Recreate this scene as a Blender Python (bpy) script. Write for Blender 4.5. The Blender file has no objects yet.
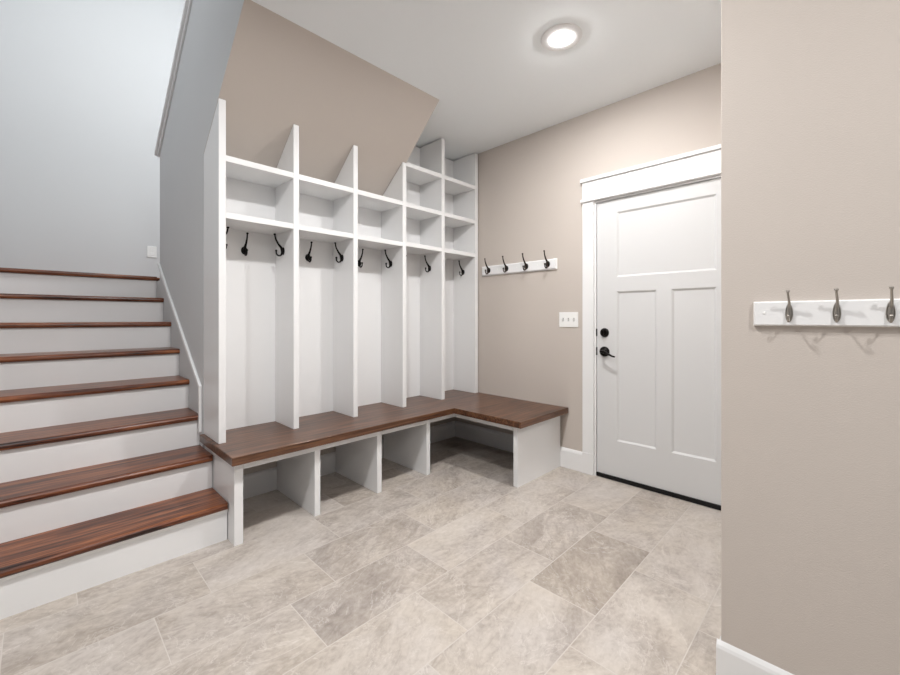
import bpy, bmesh, math, random
from mathutils import Vector, Matrix
random.seed(4)
S = bpy.context.scene
C = bpy.context.collection
PI = math.pi

# ------------------------------------------------------------------ dimensions (metres)
XD = 2.935          # wall with the door
XN = 1.560          # near wall on the right
YN = 0.304          # its end
YB = 2.830          # wall behind the lockers
H = 2.740           # ceiling
XS = 0.705          # stair-side face of the stair wall / lockers
CAM_Z = 1.178
SEAT = 0.475
SL = 0.79           # slope of the ceiling under the upper flight
def zs(y): return H - SL * (y - 2.10)

# ------------------------------------------------------------------ mesh helpers
def link(name, bm, mats, parent=None, smooth=False, recalc=True):
    if recalc: bmesh.ops.recalc_face_normals(bm, faces=bm.faces[:])
    me = bpy.data.meshes.new(name); bm.to_mesh(me); bm.free()
    for m in (mats if isinstance(mats, (list, tuple)) else [mats]): me.materials.append(m)
    if smooth:
        for p in me.polygons: p.use_smooth = True
    o = bpy.data.objects.new(name, me); C.objects.link(o)
    if parent:
        o.parent = parent
        o.matrix_parent_inverse = Matrix.Translation(-Vector(parent.location))
    return o

def box(bm, a, b, bev=0.0, seg=2):
    t = bmesh.new()
    v = [t.verts.new((x, y, z)) for x in (a[0], b[0]) for y in (a[1], b[1]) for z in (a[2], b[2])]
    for q in ((0,1,3,2),(4,6,7,5),(0,4,5,1),(2,3,7,6),(0,2,6,4),(1,5,7,3)): t.faces.new([v[i] for i in q])
    bmesh.ops.recalc_face_normals(t, faces=t.faces[:])
    if bev: bmesh.ops.bevel(t, geom=t.edges[:], offset=bev, segments=seg, profile=0.5, affect='EDGES')
    me = bpy.data.meshes.new('tmp'); t.to_mesh(me); t.free(); bm.from_mesh(me); bpy.data.meshes.remove(me)
    return bm

def prism(bm, pts, axis, lo, hi, bev=0.0, seg=2):
    """polygon in the plane of the two other axes (cyclic order of x,y,z without axis), extruded along axis"""
    t = bmesh.new()
    def P(p, w):
        return {'x': (w, p[0], p[1]), 'y': (p[0], w, p[1]), 'z': (p[0], p[1], w)}[axis]
    A = [t.verts.new(P(p, lo)) for p in pts]; B = [t.verts.new(P(p, hi)) for p in pts]
    n = len(pts)
    t.faces.new(A); t.faces.new(B[::-1])
    for i in range(n): t.faces.new((A[i], A[(i+1) % n], B[(i+1) % n], B[i]))
    bmesh.ops.recalc_face_normals(t, faces=t.faces[:])
    if bev: bmesh.ops.bevel(t, geom=t.edges[:], offset=bev, segments=seg, profile=0.5, affect='EDGES')
    me = bpy.data.meshes.new('tmp'); t.to_mesh(me); t.free(); bm.from_mesh(me); bpy.data.meshes.remove(me)
    return bm

def tube(bm, pts, rad, n=12, squash=None):
    pts = [Vector(p) for p in pts]
    if not isinstance(rad, (list, tuple)): rad = [rad] * len(pts)
    T = []
    for i in range(len(pts)):
        a = pts[max(i-1, 0)]; b = pts[min(i+1, len(pts)-1)]
        T.append((b - a).normalized())
    u = T[0].orthogonal().normalized()
    rings = []
    for i, p in enumerate(pts):
        u = (u - T[i] * u.dot(T[i])).normalized(); w = T[i].cross(u)
        rings.append([bm.verts.new(p + (u * math.cos(2*PI*k/n) + w * math.sin(2*PI*k/n)) * rad[i]) for k in range(n)])
    for a, b in zip(rings, rings[1:]):
        for k in range(n): bm.faces.new((a[k], a[(k+1) % n], b[(k+1) % n], b[k]))
    bm.faces.new(rings[0][::-1]); bm.faces.new(rings[-1])
    return bm

def lathe(bm, prof, n=32, M=None):
    """prof: (radius, height) round local z; M places it"""
    M = M or Matrix()
    rings = []
    for r, z in prof:
        if r < 1e-6: rings.append([bm.verts.new(M @ Vector((0, 0, z)))])
        else: rings.append([bm.verts.new(M @ Vector((r*math.cos(2*PI*k/n), r*math.sin(2*PI*k/n), z))) for k in range(n)])
    for a, b in zip(rings, rings[1:]):
        if len(a) == 1 and len(b) == 1: continue
        for k in range(n):
            if len(a) == 1: bm.faces.new((a[0], b[(k+1) % n], b[k]))
            elif len(b) == 1: bm.faces.new((a[k], a[(k+1) % n], b[0]))
            else: bm.faces.new((a[k], a[(k+1) % n], b[(k+1) % n], b[k]))
    return bm

def ball(bm, c, r, sc=(1, 1, 1)):
    bmesh.ops.create_uvsphere(bm, u_segments=16, v_segments=10, radius=r,
                              matrix=Matrix.Translation(c) @ Matrix.Diagonal((*sc, 1)))
    return bm

def spline(P, k=8):
    """Catmull-Rom through P (points may carry a radius as 4th value)"""
    P = [Vector(p) for p in P]; out = []
    Q = [P[0] * 2 - P[1]] + P + [P[-1] * 2 - P[-2]]
    for i in range(1, len(Q) - 2):
        for j in range(k):
            t = j / k
            a, b, c, d = Q[i-1], Q[i], Q[i+1], Q[i+2]
            out.append(0.5 * ((2*b) + (c-a)*t + (2*a-5*b+4*c-d)*t*t + (3*b-a-3*c+d)*t**3))
    out.append(P[-1]); return out

def thing(name, label, cat, loc, group=None):
    o = bpy.data.objects.new(name, None); C.objects.link(o); o.location = loc
    o.empty_display_size = 0.1
    o['label'] = label; o['category'] = cat
    if group: o['group'] = group
    return o

def struct(name, bm, mats, smooth=False):
    o = link(name, bm, mats, smooth=smooth); o['kind'] = 'structure'; return o

# ------------------------------------------------------------------ materials
def srgb(r, g, b):
    f = lambda c: (c/255/12.92) if c/255 <= 0.04045 else ((c/255+0.055)/1.055)**2.4
    return (f(r), f(g), f(b), 1)

def mat(name):
    m = bpy.data.materials.new(name); m.use_nodes = True
    nt = m.node_tree; return m, nt, nt.nodes['Principled BSDF']

def paint(name, col, rough=0.6, bump=0.0, scale=220, var=0.02, stretch=(1, 1, 1), spec=0.3):
    m, nt, b = mat(name)
    N = nt.nodes; L = nt.links
    tc = N.new('ShaderNodeTexCoord'); mp = N.new('ShaderNodeMapping'); mp.inputs['Scale'].default_value = stretch
    L.new(tc.outputs['Object'], mp.inputs['Vector'])
    n1 = N.new('ShaderNodeTexNoise'); n1.inputs['Scale'].default_value = 3.0; n1.inputs['Detail'].default_value = 5
    L.new(mp.outputs['Vector'], n1.inputs['Vector'])
    hs = N.new('ShaderNodeMapRange'); hs.inputs['To Min'].default_value = 1 - var; hs.inputs['To Max'].default_value = 1 + var
    L.new(n1.outputs['Fac'], hs.inputs['Value'])
    mx = N.new('ShaderNodeMix'); mx.data_type = 'RGBA'; mx.blend_type = 'MULTIPLY'; mx.inputs[0].default_value = 1
    mx.inputs[6].default_value = col; L.new(hs.outputs['Result'], mx.inputs[7])
    L.new(mx.outputs[2], b.inputs['Base Color'])
    b.inputs['Roughness'].default_value = rough; b.inputs['Specular IOR Level'].default_value = spec
    if bump:
        n2 = N.new('ShaderNodeTexNoise'); n2.inputs['Scale'].default_value = scale; n2.inputs['Detail'].default_value = 3
        L.new(mp.outputs['Vector'], n2.inputs['Vector'])
        bp = N.new('ShaderNodeBump'); bp.inputs['Strength'].default_value = bump; bp.inputs['Distance'].default_value = 0.002
        L.new(n2.outputs['Fac'], bp.inputs['Height']); L.new(bp.outputs['Normal'], b.inputs['Normal'])
    return m

def wood(name, dark, mid, light, rough=0.35, along='x', scale=1.0, bump=0.15):
    m, nt, b = mat(name); N = nt.nodes; L = nt.links
    geo = N.new('ShaderNodeNewGeometry'); mp = N.new('ShaderNodeMapping')
    s = {'x': (1.6, 26, 26), 'y': (26, 1.6, 26)}[along]
    mp.inputs['Scale'].default_value = tuple(v * scale for v in s)
    L.new(geo.outputs['Position'], mp.inputs['Vector'])
    n1 = N.new('ShaderNodeTexNoise'); n1.inputs['Scale'].default_value = 1.0; n1.inputs['Detail'].default_value = 8
    n1.inputs['Roughness'].default_value = 0.62; n1.inputs['Distortion'].default_value = 0.7
    L.new(mp.outputs['Vector'], n1.inputs['Vector'])
    mp2 = N.new('ShaderNodeMapping'); mp2.inputs['Scale'].default_value = tuple(v * scale * (3.2 if v > 2 else 1.8) for v in s)
    L.new(geo.outputs['Position'], mp2.inputs['Vector'])
    n2 = N.new('ShaderNodeTexNoise'); n2.inputs['Scale'].default_value = 1.0; n2.inputs['Detail'].default_value = 4
    L.new(mp2.outputs['Vector'], n2.inputs['Vector'])
    ad = N.new('ShaderNodeMath'); ad.operation = 'MULTIPLY_ADD'; ad.inputs[1].default_value = 0.45
    L.new(n2.outputs['Fac'], ad.inputs[0])
    sb = N.new('ShaderNodeMath'); sb.operation = 'SUBTRACT'; sb.inputs[1].default_value = 0.22
    L.new(n1.outputs['Fac'], sb.inputs[0]); L.new(sb.outputs[0], ad.inputs[2])
    cr = N.new('ShaderNodeValToRGB'); e = cr.color_ramp.elements
    e[0].position = 0.34; e[0].color = dark; e[1].position = 0.68; e[1].color = light
    x = e.new(0.50); x.color = mid
    L.new(ad.outputs[0], cr.inputs['Fac']); L.new(cr.outputs['Color'], b.inputs['Base Color'])
    b.inputs['Roughness'].default_value = rough; b.inputs['Specular IOR Level'].default_value = 0.45
    bp = N.new('ShaderNodeBump'); bp.inputs['Strength'].default_value = bump; bp.inputs['Distance'].default_value = 0.001
    L.new(ad.outputs[0], bp.inputs['Height']); L.new(bp.outputs['Normal'], b.inputs['Normal'])
    return m

def metal(name, col, rough, metallic=1.0):
    m, nt, b = mat(name); N = nt.nodes; L = nt.links
    n = N.new('ShaderNodeTexNoise'); n.inputs['Scale'].default_value = 60
    r = N.new('ShaderNodeMapRange'); r.inputs['To Min'].default_value = rough * 0.85; r.inputs['To Max'].default_value = rough * 1.2
    L.new(n.outputs['Fac'], r.inputs['Value']); L.new(r.outputs['Result'], b.inputs['Roughness'])
    b.inputs['Base Color'].default_value = col; b.inputs['Metallic'].default_value = metallic
    return m

def emit(name, col, strength):
    m, nt, b = mat(name)
    b.inputs['Base Color'].default_value = (0.8, 0.8, 0.8, 1)
    b.inputs['Emission Color'].default_value = col; b.inputs['Emission Strength'].default_value = strength
    return m

def tile_material():
    m, nt, b = mat('stone_tile'); N = nt.nodes; L = nt.links
    def M(op, a, bb=None, c=None):
        n = N.new('ShaderNodeMath'); n.operation = op
        for i, v in enumerate((a, bb, c)):
            if v is None: continue
            if isinstance(v, (int, float)): n.inputs[i].default_value = v
            else: L.new(v, n.inputs[i])
        return n.outputs[0]
    TL, TW = 0.615, 0.3075
    geo = N.new('ShaderNodeNewGeometry'); sp = N.new('ShaderNodeSeparateXYZ'); L.new(geo.outputs['Position'], sp.inputs[0])
    v = M('DIVIDE', M('SUBTRACT', sp.outputs['Y'], 1.030), TW)
    row = M('FLOOR', v)
    u = M('DIVIDE', M('SUBTRACT', M('SUBTRACT', sp.outputs['X'], 1.753), M('MULTIPLY', row, 0.205)), TL)
    col = M('FLOOR', u)
    fu = M('MULTIPLY', M('FRACT', u), TL); fv = M('MULTIPLY', M('FRACT', v), TW)
    d = M('MINIMUM', M('MINIMUM', fu, M('SUBTRACT', TL, fu)), M('MINIMUM', fv, M('SUBTRACT', TW, fv)))
    gr = N.new('ShaderNodeMapRange'); gr.interpolation_type = 'SMOOTHSTEP'
    gr.inputs['From Min'].default_value = 0.0010; gr.inputs['From Max'].default_value = 0.0026
    gr.inputs['To Min'].default_value = 1; gr.inputs['To Max'].default_value = 0
    L.new(d, gr.inputs['Value'])
    cv = N.new('ShaderNodeCombineXYZ'); L.new(col, cv.inputs[0]); L.new(row, cv.inputs[1])
    wn = N.new('ShaderNodeTexWhiteNoise'); wn.noise_dimensions = '3D'; L.new(cv.outputs[0], wn.inputs['Vector'])
    # every tile is cut from another place in the stone
    sc = N.new('ShaderNodeVectorMath'); sc.operation = 'SCALE'; sc.inputs['Scale'].default_value = 23.0; L.new(wn.outputs['Color'], sc.inputs[0])
    av = N.new('ShaderNodeVectorMath'); av.operation = 'ADD'; L.new(geo.outputs['Position'], av.inputs[0]); L.new(sc.outputs[0], av.inputs[1])
    rot = N.new('ShaderNodeVectorRotate'); rot.rotation_type = 'Z_AXIS'
    L.new(av.outputs[0], rot.inputs['Vector'])
    sa = N.new('ShaderNodeSeparateColor'); L.new(wn.outputs['Color'], sa.inputs[0])
    L.new(M('MULTIPLY', M('SUBTRACT', sa.outputs[1], 0.5), 1.2), rot.inputs['Angle'])
    st = N.new('ShaderNodeMapping'); st.inputs['Scale'].default_value = (1.5, 3.4, 1)
    L.new(rot.outputs['Vector'], st.inputs['Vector'])
    def noise(vec, s, det, rough, dist):
        n = N.new('ShaderNodeTexNoise'); n.inputs['Scale'].default_value = s; n.inputs['Detail'].default_value = det
        n.inputs['Roughness'].default_value = rough; n.inputs['Distortion'].default_value = dist
        L.new(vec, n.inputs['Vector']); return n.outputs['Fac']
    n1 = noise(st.outputs['Vector'], 1.25, 8, 0.6, 1.4)       # clouds along the bedding
    n2 = noise(st.outputs['Vector'], 7.0, 8, 0.7, 1.5)        # streaks
    n3 = noise(rot.outputs['Vector'], 42.0, 4, 0.6, 0.3)      # grain
    n4 = noise(rot.outputs['Vector'], 2.1, 6, 0.6, 2.4)       # veins follow its mid level
    base = M('ADD', M('ADD', M('MULTIPLY', n1, 0.72), M('MULTIPLY', n2, 0.55)), M('MULTIPLY', n3, 0.36))
    base = M('SUBTRACT', base, 0.285)
    base = M('ADD', base, M('MULTIPLY', M('SUBTRACT', wn.outputs['Value'], 0.5), 0.14))
    for cc, rr, amt in ((-2, 1, -0.13), (0, -1, -0.14), (0, 0, -0.10), (-1, 2, -0.05), (-1, 0, 0.05), (-1, -1, 0.07),
                        (-2, 0, 0.06), (-3, 2, -0.04), (1, 0, 0.05), (0, 1, 0.02), (1, -1, 0.03), (0, -2, 0.04)):
        hit = M('MULTIPLY', M('COMPARE', col, cc, 0.1), M('COMPARE', row, rr, 0.1))
        base = M('ADD', base, M('MULTIPLY', hit, amt))
    cr = N.new('ShaderNodeValToRGB'); e = cr.color_ramp.elements
    e[0].position = 0.10; e[0].color = srgb(128, 119, 111); e[1].position = 0.92; e[1].color = srgb(213, 206, 199)
    k = e.new(0.42); k.color = srgb(171, 162, 154)
    k = e.new(0.58); k.color = srgb(191, 183, 175)
    L.new(base, cr.inputs['Fac'])
    # warm and cool patches
    n5 = noise(rot.outputs['Vector'], 1.9, 4, 0.5, 0.8)
    hue = N.new('ShaderNodeValToRGB'); e = hue.color_ramp.elements
    e[0].position = 0.35; e[0].color = (1.0, 0.98, 0.945, 1); e[1].position = 0.65; e[1].color = (0.985, 0.985, 1.0, 1)
    L.new(n5, hue.inputs['Fac'])
    mu = N.new('ShaderNodeMix'); mu.data_type = 'RGBA'; mu.blend_type = 'MULTIPLY'; mu.inputs[0].default_value = 1
    L.new(cr.outputs['Color'], mu.inputs[6]); L.new(hue.outputs['Color'], mu.inputs[7])
    vn = N.new('ShaderNodeMapRange'); vn.interpolation_type = 'SMOOTHSTEP'
    L.new(M('ABSOLUTE', M('SUBTRACT', n4, 0.5)), vn.inputs['Value'])
    vn.inputs['From Min'].default_value = 0.0; vn.inputs['From Max'].default_value = 0.010
    vn.inputs['To Min'].default_value = 0.40; vn.inputs['To Max'].default_value = 0
    mv = N.new('ShaderNodeMix'); mv.data_type = 'RGBA'
    L.new(vn.outputs['Result'], mv.inputs[0]); L.new(mu.outputs[2], mv.inputs[6]); mv.inputs[7].default_value = srgb(216, 210, 204)
    mg = N.new('ShaderNodeMix'); mg.data_type = 'RGBA'
    L.new(gr.outputs['Result'], mg.inputs[0]); L.new(mv.outputs[2], mg.inputs[6]); mg.inputs[7].default_value = srgb(199, 192, 185)
    L.new(mg.outputs[2], b.inputs['Base Color'])
    b.inputs['Roughness'].default_value = 0.48; b.inputs['Specular IOR Level'].default_value = 0.35
    bp = N.new('ShaderNodeBump'); bp.inputs['Strength'].default_value = 0.35; bp.inputs['Distance'].default_value = 0.0015
    L.new(M('SUBTRACT', M('MULTIPLY', base, 0.5), gr.outputs['Result']), bp.inputs['Height']); L.new(bp.outputs['Normal'], b.inputs['Normal'])
    return m

BEIGE = paint('beige_wall_paint', srgb(201, 192, 184), 0.7, 0.35, 260, 0.015, (1, 1, 1.6))
GREY = paint('pale_grey_wall_paint', srgb(211, 212, 213), 0.7, 0.30, 260, 0.012)
CEIL = paint('ceiling_paint', srgb(245, 249, 251), 0.8, 0.25, 180, 0.01)
WHITE = paint('white_trim_paint', srgb(236, 236, 236), 0.30, 0.04, 90, 0.008)
DOORW = paint('white_door_paint', srgb(214, 214, 214), 0.42, 0.05, 90, 0.008)
RISER = paint('white_riser_paint', srgb(236, 236, 236), 0.4, 0.06, 60, 0.012)
BENCH = wood('brown_bench_wood', srgb(46, 27, 18), srgb(88, 57, 39), srgb(120, 84, 61), 0.28, 'x', 1.3)
TREAD = wood('red_brown_tread_wood', srgb(40, 18, 11), srgb(104, 56, 33), srgb(156, 97, 61), 0.30, 'x', 1.4)
BLACK = metal('oil_rubbed_bronze', srgb(22, 19, 18), 0.32, 0.75)
BRONZE = metal('bronze_hook_metal', srgb(62, 52, 46), 0.30, 0.9)
NICKEL = metal('brushed_nickel', srgb(170, 165, 158), 0.34, 1.0)
RUBBER = paint('black_rubber', srgb(14, 13, 13), 0.6, 0, var=0.05)
PLATE = paint('white_plastic', srgb(242, 242, 240), 0.3, 0, var=0.004)
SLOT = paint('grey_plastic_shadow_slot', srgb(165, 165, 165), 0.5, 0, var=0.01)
LENS = emit('lamp_lens', (1.0, 0.99, 0.985, 1), 930.0)
TILE = tile_material()

# ------------------------------------------------------------------ the setting
bm = bmesh.new(); box(bm, (-2.8, -2.8, -0.06), (3.06, YB + 0.12, 0)); struct('floor', bm, TILE)

bm = bmesh.new()   # main ceiling with the stairwell cut out of it
prism(bm, [(-2.8, -2.8), (3.06, -2.8), (3.06, YB + 0.1), (0.82, YB + 0.1), (0.82, 2.10), (XS, 2.10), (XS, 2.05), (-2.8, 2.05)], 'z', H, H + 0.1)
struct('ceiling', bm, CEIL)

bm = bmesh.new()   # sloping ceiling under the upper flight
t = bmesh.new()
secs = [(0.82, 2.015, 2.10), (0.82, 2.05, 2.515), (0.82, 2.05, YB)]
lo = [[t.verts.new((a, y, zs(y))), t.verts.new((b, y, zs(y)))] for a, b, y in secs]
hi = [[t.verts.new((a, y, H + 0.02)), t.verts.new((b, y, H + 0.02))] for a, b, y in secs]
for i in range(2):
    t.faces.new((lo[i][0], lo[i][1], lo[i+1][1], lo[i+1][0]))
    t.faces.new((hi[i][0], hi[i+1][0], hi[i+1][1], hi[i][1]))
    t.faces.new((lo[i][1], hi[i][1], hi[i+1][1], lo[i+1][1]))
    t.faces.new((lo[i][0], lo[i+1][0], hi[i+1][0], hi[i][0]))
t.faces.new((lo[0][0], hi[0][0], hi[0][1], lo[0][1])); t.faces.new((lo[2][0], lo[2][1], hi[2][1], hi[2][0]))
bmesh.ops.recalc_face_normals(t, faces=t.faces[:])
struct('ceiling_slope', t, BEIGE); bm.free()

bm = bmesh.new()   # wall with the door: left of it, right of it, above it
D0, D1, DT = 0.445, 1.363, 2.042      # opening
prism(bm, [(YB + 0.1, 0), (YB + 0.1, H), (-2.8, H), (-2.8, 0), (D0 - 0.02, 0), (D0 - 0.02, DT + 0.02), (D1 + 0.012, DT + 0.02), (D1 + 0.012, 0)], 'x', XD, XD + 0.12)
struct('wall_right', bm, BEIGE)
bm = bmesh.new(); box(bm, (XN, -2.8, 0), (XD, YN, H), 0.004, 2); struct('wall_near_right', bm, BEIGE)
bm = bmesh.new(); box(bm, (0.82, YB, 0), (XD, YB + 0.1, H)); struct('wall_back', bm, BEIGE)

bm = bmesh.new()   # wall between the two flights; its sloping underside belongs to the mudroom
prism(bm, [(2.81, 0), (4.08, 0), (4.08, 2.558), (2.05, 3.98), (2.05, zs(2.05)), (2.81, zs(2.81))], 'x', XS, 0.82)
for f in bm.faces:
    if abs(f.normal.x) < 0.1 and f.normal.z < -0.3 and abs(f.normal.y) > 0.2: f.material_index = 1
struct('wall_stair_side', bm, [GREY, BEIGE])
bm = bmesh.new(); box(bm, (-0.5, 5.05, 0), (2.2, 5.17, 5.3)); struct('wall_stair_back', bm, GREY)
bm = bmesh.new(); box(bm, (-0.49, 2.372, 0), (-0.37, 5.05, 5.3)); struct('wall_stair_left', bm, GREY)
bm = bmesh.new(); box(bm, (-2.8, 2.372, 0), (-0.49, 2.49, H)); struct('wall_left', bm, BEIGE)
bm = bmesh.new(); box(bm, (-0.5, 1.93, H + 0.1), (2.2, 2.05, 5.3)); struct('wall_stair_front', bm, GREY)
bm = bmesh.new(); box(bm, (2.08, 2.05, H + 0.1), (2.2, 5.05, 5.3)); struct('wall_stair_right', bm, GREY)
bm = bmesh.new(); box(bm, (-0.5, 1.93, 5.3), (2.2, 5.17, 5.4)); struct('ceiling_stairwell', bm, CEIL)

def baseboard(name, p, q, nrm, h=0.15, th=0.016):
    """baseboard with an eased top along p->q (xy), standing out along nrm"""
    prof = [(0, 0), (th, 0), (th, h - 0.022), (th - 0.003, h - 0.012), (th - 0.008, h - 0.004), (th - 0.011, h), (0, h)]
    b = bmesh.new(); p = Vector((*p, 0)); q = Vector((*q, 0)); n = Vector((*nrm, 0))
    A = [b.verts.new(p + n * d + Vector((0, 0, z))) for d, z in prof]; B = [b.verts.new(q + n * d + Vector((0, 0, z))) for d, z in prof]
    k = len(prof); b.faces.new(A); b.faces.new(B[::-1])
    for i in range(k): b.faces.new((A[i], A[(i+1) % k], B[(i+1) % k], B[i]))
    return struct(name, b, WHITE)
baseboard('baseboard_right', (XD, 1.467), (XD, YB), (-1, 0), 0.152)
baseboard('baseboard_back', (0.822, YB), (XD - 0.016, YB), (0, -1), 0.152)
baseboard('baseboard_near', (XN, -2.8), (XN, YN + 0.011), (-1, 0), 0.131, 0.011)
baseboard('baseboard_end', (XN, YN), (XD, YN), (0, 1), 0.131, 0.011)

# door casing: plinth, left leg, right leg and a three-piece head
bm = bmesh.new()
box(bm, (XD - 0.018, 1.377, 0.158), (XD, 1.465, 2.056), 0.0015)
box(bm, (XD - 0.022, 1.376, 0), (XD, 1.467, 0.158), 0.002)
box(bm, (XD - 0.018, 0.343, 0.158), (XD, 0.431, 2.056), 0.0015)
box(bm, (XD - 0.022, 0.341, 0), (XD, 0.432, 0.158), 0.002)
struct('trim_1', bm, WHITE)
bm = bmesh.new()
box(bm, (XD - 0.034, 0.328, 2.056), (XD, 1.475, 2.079), 0.004, 3)
box(bm, (XD - 0.020, 0.343, 2.079), (XD, 1.466, 2.207), 0.0015)
box(bm, (XD - 0.036, 0.326, 2.207), (XD, 1.476, 2.233), 0.003, 2)
struct('trim_2', bm, WHITE)
bm = bmesh.new()   # jamb round the opening
box(bm, (XD - 0.002, D1 + 0.001, 0), (XD + 0.12, D1 + 0.013, DT + 0.012))
box(bm, (XD - 0.002, D0 - 0.013, 0), (XD + 0.12, D0 - 0.001, DT + 0.012))
box(bm, (XD - 0.002, D0 - 0.001, DT + 0.001), (XD + 0.12, D1 + 0.001, DT + 0.013))
struct('trim_3', bm, WHITE)

# ------------------------------------------------------------------ the door
def panelled_slab():
    """door slab facing -x with three recessed flat panels"""
    b = bmesh.new()
    xf = XD + 0.006; xb = xf + 0.044; rec = 0.010; st = 0.013
    y0, y1, z0, z1 = D0 + 0.003, D1 - 0.003, 0.030, DT - 0.003
    pan = [(0.596, 1.212, 1.476, 1.947), (0.943, 1.212, 0.288, 1.371), (0.596, 0.850, 0.288, 1.371)]
    ys = sorted({y0, y1, *[p[0] for p in pan], *[p[1] for p in pan]}); zz = sorted({z0, z1, *[p[2] for p in pan], *[p[3] for p in pan]})
    V = {}
    def v(x, y, z):
        k = (round(x, 5), round(y, 5), round(z, 5))
        if k not in V: V[k] = b.verts.new((x, y, z))
        return V[k]
    for i in range(len(ys) - 1):
        for j in range(len(zz) - 1):
            yc, zc = (ys[i] + ys[i+1]) / 2, (zz[j] + zz[j+1]) / 2
            if any(p[0] < yc < p[1] and p[2] < zc < p[3] for p in pan): continue
            b.faces.new((v(xf, ys[i], zz[j]), v(xf, ys[i+1], zz[j]), v(xf, ys[i+1], zz[j+1]), v(xf, ys[i], zz[j+1])))
    for a, c, d, e in pan:
        gy = [y for y in ys if a <= y <= c]; gz = [z for z in zz if d <= z <= e]
        o = [v(xf, y, d) for y in gy] + [v(xf, c, z) for z in gz[1:]] + [v(xf, y, e) for y in gy[::-1][1:]] + [v(xf, a, z) for z in gz[::-1][1:-1]]
        q = []
        for p in o:
            q.append(b.verts.new((xf + rec, min(max(p.co.y, a + st), c - st), min(max(p.co.z, d + st), e - st))))
        n = len(o)
        for k in range(n): b.faces.new((o[k], o[(k+1) % n], q[(k+1) % n], q[k]))
        b.faces.new(q)
    bk = [b.verts.new((xb, y, z)) for y, z in ((y0, z0), (y1, z0), (y1, z1), (y0, z1))]
    b.faces.new(bk)
    edge = {0: [v(xf, y, z0) for y in ys], 1: [v(xf, y1, z) for z in zz], 2: [v(xf, y, z1) for y in ys[::-1]], 3: [v(xf, y0, z) for z in zz[::-1]]}
    for k, es in edge.items(): b.faces.new(es + [bk[(k+1) % 4], bk[k]])
    bmesh.ops.remove_doubles(b, verts=b.verts[:], dist=1e-5)
    return b
door = struct('door_1', panelled_slab(), DOORW)
XF = XD + 0.006
def facing(x, y, z):      # local +z -> world -x
    return Matrix.Translation((x, y, z)) @ Matrix.Rotation(-PI/2, 4, 'Y')
bm = bmesh.new(); lathe(bm, [(0, 0), (0.033, 0), (0.033, 0.006), (0.030, 0.011), (0.024, 0.014), (0.022, 0.020), (0, 0.021)], 36, facing(XF, 1.301, 1.072))
o = link('deadbolt', bm, BLACK, door, smooth=False); o['label'] = 'round black deadbolt'
bm = bmesh.new()
prism(bm, [(1.2965, 1.058), (1.3055, 1.058), (1.3070, 1.072), (1.3055, 1.086), (1.2965, 1.086), (1.2950, 1.072)], 'x', XF - 0.036, XF - 0.019, 0.0015)
link('thumb_turn', bm, BLACK, o)
bm = bmesh.new(); lathe(bm, [(0, 0), (0.037, 0), (0.037, 0.005), (0.033, 0.012), (0.022, 0.017), (0.013, 0.021), (0.0115, 0.048), (0, 0.048)], 36, facing(XF, 1.302, 0.932))
o = link('door_handle', bm, BLACK, door); o['label'] = 'black lever handle on a round rose'
bm = bmesh.new()
c = spline([(XF - 0.047, 1.312, 0.933), (XF - 0.052, 1.300, 0.934), (XF - 0.055, 1.278, 0.931), (XF - 0.056, 1.250, 0.919), (XF - 0.057, 1.222, 0.906), (XF - 0.052, 1.204, 0.902)], 6)
tube(bm, c, [0.0095 - 0.0035 * i / (len(c) - 1) for i in range(len(c))], 14)
link('lever', bm, BLACK, o, smooth=True)
for z, hh in ((1.072, 0.028), (0.932, 0.030)):
    bm = bmesh.new(); box(bm, (XD - 0.0035, D1 - 0.006, z - hh), (XD + 0.02, D1 + 0.0012, z + hh), 0.001)
    o = link('latch_plate', bm, BLACK, door); o['label'] = 'black latch plate in the door edge'
bm = bmesh.new(); box(bm, (XD - 0.006, D0 + 0.002, 0.002), (XD + 0.05, D1 - 0.002, 0.0295), 0.002)
o = link('door_sweep', bm, RUBBER, door); o['label'] = 'black rubber strip along the foot of the door'

# ------------------------------------------------------------------ staircase
def nose_y(k): return 2.340 + 0.263 * (k - 1)
def tread_z(k): return 0.200 + 0.190 * (k - 1)
stair = thing('staircase', 'staircase with red-brown wooden treads and white risers climbing beside the lockers', 'stairs', (0.17, 2.36, 0))
TH = 0.034
for k in range(1, 9):
    yn, zt = nose_y(k), tread_z(k)
    yr = yn + 0.026                      # face of the riser under this nosing
    zb = 0 if k == 1 else tread_z(k - 1)
    bm = bmesh.new(); box(bm, (-0.368, yr, zb), (0.7045 if k < 3 else 0.7035, yr + 0.018, zt - TH)); link('riser', bm, RISER, stair)
    if k == 1:
        bm = bmesh.new()
        prism(bm, [(yr, zt - TH), (yr - 0.013, zt - TH), (yr - 0.012, zt - TH - 0.006), (yr - 0.006, zt - TH - 0.013), (yr - 0.003, zt - TH - 0.020), (yr, zt - TH - 0.020)], 'x', -0.368, 0.7045)
        link('cove_moulding', bm, RISER, stair)
    yb = nose_y(k + 1) + 0.044 if k < 8 else yn + 0.12
    yb = min(yb, nose_y(k + 1) + 0.026) if k < 8 else yb
    prof = [(yb, zt - TH), (yn + TH/2, zt - TH)]
    for a in range(1, 8): prof.append((yn + TH/2 - TH/2 * math.sin(PI * a / 8), zt - TH/2 - TH/2 * math.cos(PI * a / 8)))
    prof += [(yn + TH/2, zt), (yb, zt)]
    bm = bmesh.new(); prism(bm, prof, 'x', -0.368, 0.7035)
    if k <= 2:   # the lowest treads are eased at their free end
        for v in bm.verts:
            if v.co.x > 0.6: v.co.x = (0.7125 if k == 1 and v.co.y < 2.266 else 0.7045) - (0.0 if v.co.y > yn + 0.010 else 0.005)
    link('tread', bm, TREAD, stair)
bm = bmesh.new(); box(bm, (-0.37, nose_y(8) + 0.12, tread_z(8) - 0.03), (2.08, 5.05, tread_z(8)))
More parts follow.
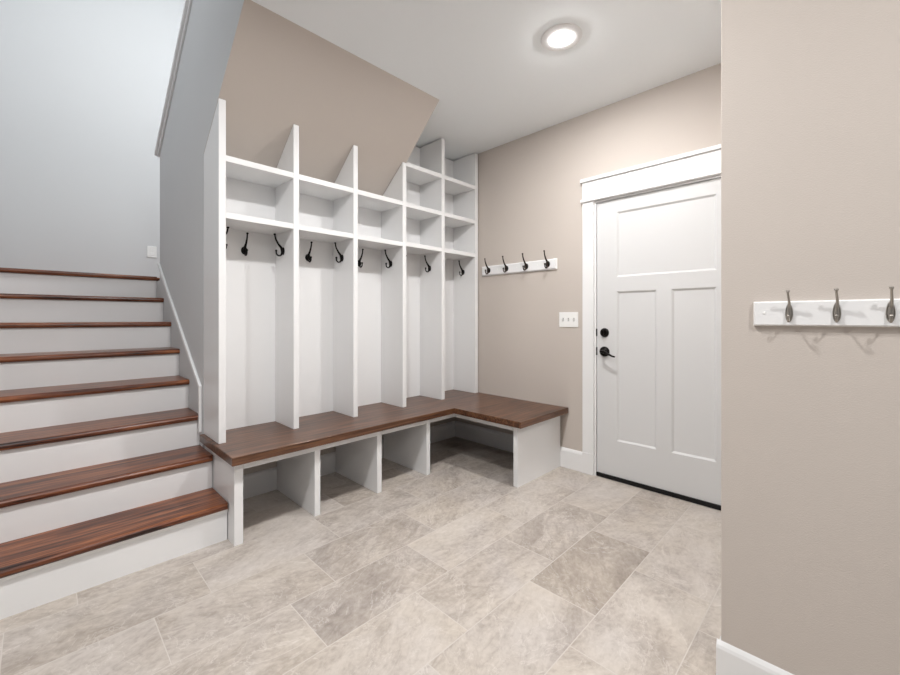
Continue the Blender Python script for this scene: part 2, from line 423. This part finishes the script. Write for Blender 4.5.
struct('floor_landing', bm, TREAD)
bm = bmesh.new(); box(bm, (XS, 4.08, 0), (0.82, nose_y(8) + 0.1, tread_z(8) - TH - 0.004)); struct('wall_landing', bm, GREY)

# skirting on the stair wall with its white sloping cap
bm = bmesh.new()
def line_z(y): return 0.752 + 0.705 * (y - 2.855)
prism(bm, [(2.815, 0.40), (4.078, 1.42), (4.078, line_z(4.078) - 0.002), (2.875, line_z(2.875) - 0.002), (2.855, 0.74), (2.855, 0.48), (2.815, 0.48)], 'x', XS - 0.0012, XS + 0.012)
struct('trim_4', bm, GREY)
bm = bmesh.new()
w = 0.026
prism(bm, [(2.842, 0.478), (2.842 + w, 0.478), (2.842 + w, line_z(2.842 + w) - 0.012), (4.082, line_z(4.082) - 0.012), (4.082, line_z(4.082) + 0.022), (2.842, line_z(2.842) + 0.018)], 'x', XS - 0.016, XS - 0.0005, 0.003)
struct('trim_5', bm, WHITE)
# sloping cap on the half wall
bm = bmesh.new()
def cz(y): return 2.532 + 0.7005 * (4.12 - y)
prism(bm, [(4.125, cz(4.125)), (2.05, cz(2.05)), (2.05, cz(2.05) + 0.034), (4.125, cz(4.125) + 0.034)], 'x', XS - 0.030, 0.85, 0.004)
prism(bm, [(4.105, cz(4.105) - 0.030), (2.05, cz(2.05) - 0.030), (2.05, cz(2.05)), (4.105, cz(4.105))], 'x', XS - 0.014, XS - 0.0005, 0.003)
struct('trim_6', bm, WHITE)

# ------------------------------------------------------------------ bench
X0, YF, XI, YE = 0.682, 2.212, 2.283, 1.588      # slab outline
bench = thing('storage_bench', 'L-shaped white bench with a brown wooden seat and open shoe cubbies', 'bench', (1.5, 2.3, 0))
bm = bmesh.new()
prism(bm, [(X0, YF), (XI, YF), (XI, YE), (XD - 0.001, YE), (XD - 0.001, YB - 0.002), (0.822, YB - 0.002), (0.822, 2.806), (X0, 2.806)], 'z', SEAT - 0.044, SEAT, 0.004, 3)
o = link('bench_seat', bm, BENCH, bench); o['label'] = 'brown wooden seat'
def part(name, a, b, m=None, par=None, bev=0.0012):
    q = bmesh.new(); box(q, a, b, bev); return link(name, q, m or WHITE, par)
zt = SEAT - 0.0445
part('end_panel', (0.7085, 2.266, 0), (0.752, 2.807, zt), WHITE, bench)
for x in (1.151, 1.598, 2.043):
    part('divider', (x, 2.268, 0), (x + 0.036, YB - 0.017, zt), WHITE, bench)
part('end_panel', (2.340, 1.652, 0), (XD - 0.0165, 1.690, zt), WHITE, bench)
bm = bmesh.new()
za = zt - 0.042
prism(bm, [(0.7525, 2.266), (2.340, 2.266), (2.340, 1.6905), (2.359, 1.6905), (2.359, 2.286), (0.7525, 2.286)], 'z', za, zt - 0.0003, 0.001)
link('apron', bm, WHITE, bench)

# ------------------------------------------------------------------ lockers
LF, LB = 2.515, 2.800
unit = thing('locker_unit', 'tall white built-in locker unit with cubbies and coat hooks standing on the bench', 'lockers', (1.8, 2.65, SEAT))
PX = [(0.706, 0.743), (1.134, 1.170), (1.569, 1.605), (2.013, 2.050), (2.440, 2.477), (2.876, 2.917)]
ZT = H - 0.012
for i, (a, b) in enumerate(PX):
    q = bmesh.new()
    if i < 4:
        g = 0.004
        prism(q, [(LF, SEAT), (LB + 0.008, SEAT), (LB + 0.008, zs(LB + 0.008) - g), (LF, zs(LF) - g)], 'x', a, b, 0.0012)
    else: box(q, (a, LF, SEAT), (b, LB + 0.008, ZT), 0.0012)
    link('upright', q, WHITE, unit)
TK = 0.034
for i in range(5):
    a, b = PX[i][1] + 0.0002, PX[i+1][0] - 0.0002
    for zt_ in ([2.100, 1.778] if i < 3 else [2.420, 2.098, 1.785]):
        part('shelf', (a, LF + 0.001, zt_ - TK), (b, LB, zt_), WHITE, unit)
    top = zs(LB + 0.008) - 0.006 if i < 3 else ZT
    part('back_panel', (a, LB + 0.0002, SEAT), (b, LB + 0.008, top), WHITE, unit, 0)

# ------------------------------------------------------------------ hooks
def hook_bms(k=1.0):
    """two-prong coat hook: mounts on the local plane x = 0, stands out along +x, up is +z; origin at the plate"""
    b = bmesh.new()
    c = spline([(0.051, 0, 0.092), (0.045, 0, 0.066), (0.029, 0, 0.038), (0.0125, 0, 0.018), (0.008, 0, -0.005), (0.014, 0, -0.024), (0.029, 0, -0.030), (0.041, 0, -0.020), (0.043, 0, -0.004)], 7)
    n = len(c)
    r = [(0.0042 + 0.0036 * math.exp(-((i / (n - 1) - 0.42) / 0.2) ** 2)) for i in range(n)]
    tube(b, c, r, 12)
    ball(b, (0.0515, 0, 0.094), 0.0072, (1, 1, 0.8)); ball(b, (0.043, 0, -0.002), 0.0068)
    p = bmesh.new()
    lathe(p, [(0, 0), (0.0185, 0), (0.0185, 0.003), (0.0145, 0.007), (0.006, 0.010), (0, 0.011)], 24,
          Matrix.Rotation(PI/2, 4, 'Y') @ Matrix.Diagonal((1.25, 1, 1, 1)))
    if k != 1.0:
        for q in (b, p): bmesh.ops.scale(q, vec=(k, k, k), verts=q.verts[:])
    return b, p
def add_hook(parent, loc, rz, m, mp, proto, label=None):
    if 'hook' not in proto:
        b, p = proto.pop('build')()
        h = link('coat_hook', b, m, None, smooth=True); q = link('hook_plate', p, mp, None, smooth=False)
        proto['hook'] = (h, q)
    else:
        h, q = (x.copy() for x in proto['hook'])
        C.objects.link(h); C.objects.link(q)
    h.parent = parent; h.matrix_parent_inverse = Matrix.Translation(-Vector(parent.location)); h.location = loc; h.rotation_euler = (0, 0, rz)
    q.parent = h; q.matrix_parent_inverse = Matrix(); q.location = (0, 0, 0); q.rotation_euler = (0, 0, 0)
    if label: h['label'] = label
    return h
pr = {'build': lambda: hook_bms(1.1)}
ZH = 1.620
for i in range(5):
    a, b = PX[i][1], PX[i+1][0]
    add_hook(unit, (a, 2.668, ZH), 0, BLACK, BLACK, pr, 'black coat hook')
    add_hook(unit, ((a + b) / 2 - (0.003, 0.001, 0.013, 0.013, 0.013)[i], LB, ZH - 0.004), -PI/2, BLACK, BLACK, pr, 'black coat hook')
    add_hook(unit, (b, 2.668, ZH), PI, BLACK, BLACK, pr, 'black coat hook')

# rail of four dark hooks beside the lockers
rail = thing('coat_rack', 'white coat rack with four dark bronze hooks on the beige wall beside the lockers', 'coat rack', (XD, 2.09, 1.572))
def rail_bm(x, y0, y1, z0, z1, t=0.019, ch=0.010):
    b = bmesh.new()
    A = [b.verts.new((x, y, z)) for y, z in ((y0, z0), (y1, z0), (y1, z1), (y0, z1))]
    M_ = [b.verts.new((x - t * 0.55, y, z)) for y, z in ((y0, z0), (y1, z0), (y1, z1), (y0, z1))]
    F = [b.verts.new((x - t, y, z)) for y, z in ((y0 + ch, z0 + ch), (y1 - ch, z0 + ch), (y1 - ch, z1 - ch), (y0 + ch, z1 - ch))]
    b.faces.new(A); b.faces.new(F[::-1])
    for i in range(4):
        j = (i + 1) % 4
        b.faces.new((A[i], A[j], M_[j], M_[i])); b.faces.new((M_[i], M_[j], F[j], F[i]))
    return b
link('rail_board', rail_bm(XD, 1.688, 2.470, 1.571, 1.660), WHITE, rail)
for y in (2.383, 2.180, 1.972, 1.764):
    h = add_hook(rail, (XD - 0.019, y, 1.618), PI, BRONZE, BLACK, {'build': lambda: hook_bms(1.08)} if y == 2.383 else pr2, None)
    if y == 2.383: pr2 = {'hook': (h, h.children[0])}
for y in (2.27, 2.06, 1.85):
    bm = bmesh.new(); lathe(bm, [(0, 0), (0.0055, 0), (0.005, 0.002), (0, 0.003)], 16, facing(XD - 0.019, y + 0.012, 1.620))
    link('screw_cap', bm, PLATE, rail)

# rail of silver hooks on the near wall
def small_hook():
    b = bmesh.new()
    c = spline([(0.036, 0, 0.050), (0.031, 0.0005, 0.040), (0.018, 0.0015, 0.022), (0.009, 0.001, 0.004), (0.008, 0, -0.018), (0.013, 0, -0.031), (0.024, 0, -0.034), (0.031, 0, -0.028), (0.032, 0, -0.020)], 7)
    n = len(c)
    tube(b, c, [0.0027 + 0.0012 * math.exp(-((i / (n - 1) - 0.4) / 0.2) ** 2) for i in range(n)], 12)
    ball(b, (0.0365, 0, 0.052), 0.0048, (1, 1, 0.85)); ball(b, (0.032, 0, -0.019), 0.0042)
    p = bmesh.new()
    ring = []
    N_ = 28
    def pt(s, x): return [p.verts.new((x, 0.0088 * s * math.sin(a) * (1 - 0.18 * math.cos(a)), -0.008 + 0.0275 * s * math.cos(a))) for a in [2*PI*k/N_ for k in range(N_)]]
    R = [pt(1.0, 0), pt(1.0, 0.0025), pt(0.86, 0.005), pt(0.74, 0.0042), pt(0.5, 0.0075), pt(0.2, 0.0095)]
    p.faces.new(R[0][::-1])
    for a_, b_ in zip(R, R[1:]):
        for k in range(N_): p.faces.new((a_[k], a_[(k+1) % N_], b_[(k+1) % N_], b_[k]))
    p.faces.new(R[-1])
    return b, p
rack2 = thing('coat_rack', 'white coat rack with silver hooks on the near beige wall', 'coat rack', (XN, -0.02, 1.155))
link('rail_board', rail_bm(XN, -0.258, 0.217, 1.155, 1.2285, 0.016, 0.004), WHITE, rack2)
pr3 = {'build': small_hook}
for y in (0.1315, 0.0305, -0.0700, -0.1700):
    add_hook(rack2, (XN - 0.016, y, 1.203), PI, NICKEL, NICKEL, pr3)
for y in (0.190, -0.231):
    bm = bmesh.new(); lathe(bm, [(0, 0), (0.004, 0), (0.0036, 0.0015), (0, 0.002)], 16, facing(XN - 0.016, y, 1.194))
    link('screw_cap', bm, PLATE, rack2)

# ------------------------------------------------------------------ switch, outlet, ceiling lamp
sw = thing('light_switch', 'white three-gang light switch plate on the beige wall by the door', 'light switch', (XD, 1.588, 1.167))
bm = bmesh.new(); box(bm, (XD - 0.006, 1.507, 1.108), (XD, 1.669, 1.226), 0.0025, 3); link('switch_plate', bm, PLATE, sw)
for y in (1.634, 1.588, 1.542):
    bm = bmesh.new(); box(bm, (XD - 0.0068, y - 0.006, 1.154), (XD - 0.0055, y + 0.006, 1.180)); s = link('toggle_slot', bm, SLOT, sw)
    bm = bmesh.new(); prism(bm, [(XD - 0.0062, 1.156), (XD - 0.016, 1.170), (XD - 0.016, 1.176), (XD - 0.0062, 1.170)], 'y', y - 0.004, y + 0.004, 0.0006)
    link('toggle', bm, PLATE, s)

ot = thing('wall_outlet', 'small white outlet plate on the pale grey landing wall above the stairs', 'outlet', (0.805, 5.05, 1.85))
bm = bmesh.new(); box(bm, (0.766, 5.044, 1.792), (0.845, 5.05, 1.907), 0.0025, 3); link('outlet_plate', bm, PLATE, ot)
for z in (1.828, 1.870):
    bm = bmesh.new(); box(bm, (0.789, 5.0425, z - 0.014), (0.822, 5.0445, z + 0.014), 0.0008); link('outlet_socket', bm, SLOT if False else PLATE, ot)

lamp = thing('ceiling_light', 'round white recessed light glowing in the ceiling', 'ceiling light', (2.045, 1.152, H))
dn = Matrix.Translation((2.045, 1.152, H)) @ Matrix.Rotation(PI, 4, 'X')
bm = bmesh.new(); lathe(bm, [(0.112, 0), (0.112, 0.003), (0.110, 0.0042), (0.100, 0.0056), (0.080, 0.0072), (0.060, 0.0082), (0.055, 0.0080), (0.0545, 0.006), (0.0545, 0)], 64, dn)
link('trim_ring', bm, WHITE, lamp, smooth=True)
bm = bmesh.new(); lathe(bm, [(0.054, 0.004), (0.053, 0.0078), (0.048, 0.0105), (0.036, 0.0128), (0.018, 0.0142), (0, 0.0146)], 64, dn)
o = link('lamp_lens', bm, LENS, lamp, smooth=True); o['label'] = 'bright glowing lens'

# ------------------------------------------------------------------ light
def disc_lamp(name, loc, r, power, col):
    l = bpy.data.lights.new(name, 'AREA'); l.shape = 'DISK'; l.size = 2 * r; l.energy = power; l.color = col
    o = bpy.data.objects.new(name, l); C.objects.link(o); o.location = loc
    return o
WARM = (1.0, 0.99, 0.985)
disc_lamp('unseen_ceiling_lamp', (0.70, 1.10, H - 0.012), 0.07, 29, WARM)
disc_lamp('unseen_ceiling_lamp', (0.38, -1.00, H - 0.012), 0.07, 32, WARM)
disc_lamp('unseen_ceiling_lamp', (-0.45, 1.00, H - 0.012), 0.07, 19, WARM)  # fill lamp added out of view to brighten the risers and landing wall
l = bpy.data.lights.new('stairwell_fill_light', 'AREA'); l.shape = 'RECTANGLE'; l.size = 1.1; l.size_y = 0.8; l.energy = 76; l.color = (0.97, 0.99, 1.0)  # unseen fill light added above the upper flight to brighten the landing wall
o = bpy.data.objects.new('stairwell_fill_light', l); C.objects.link(o); o.location = (1.35, 2.65, 4.85); o.rotation_euler = (math.radians(8), 0, 0)

W = bpy.data.worlds.new('world'); S.world = W; W.use_nodes = True
bg = W.node_tree.nodes['Background']; bg.inputs['Color'].default_value = (0.97, 0.985, 1.0, 1); bg.inputs['Strength'].default_value = 0.27

# ------------------------------------------------------------------ camera
cd = bpy.data.cameras.new('camera'); cam = bpy.data.objects.new('camera', cd); C.objects.link(cam)
FPX, CY, YAW = 406.71, 318.2, 0.78005
cd.sensor_fit = 'HORIZONTAL'; cd.sensor_width = 36; cd.lens = FPX / 900 * 36
cd.shift_y = -(337.5 - CY) / 900; cd.clip_start = 0.02
cam.location = (0, 0, CAM_Z); cam.rotation_euler = (PI/2, 0, -(PI/2 - YAW))
S.camera = cam

vs = S.view_settings
S.display_settings.display_device = 'sRGB'
vs.view_transform = 'Standard'; vs.look = 'None'; vs.gamma = 1.0; vs.use_curve_mapping = False
vs.exposure = 0.0
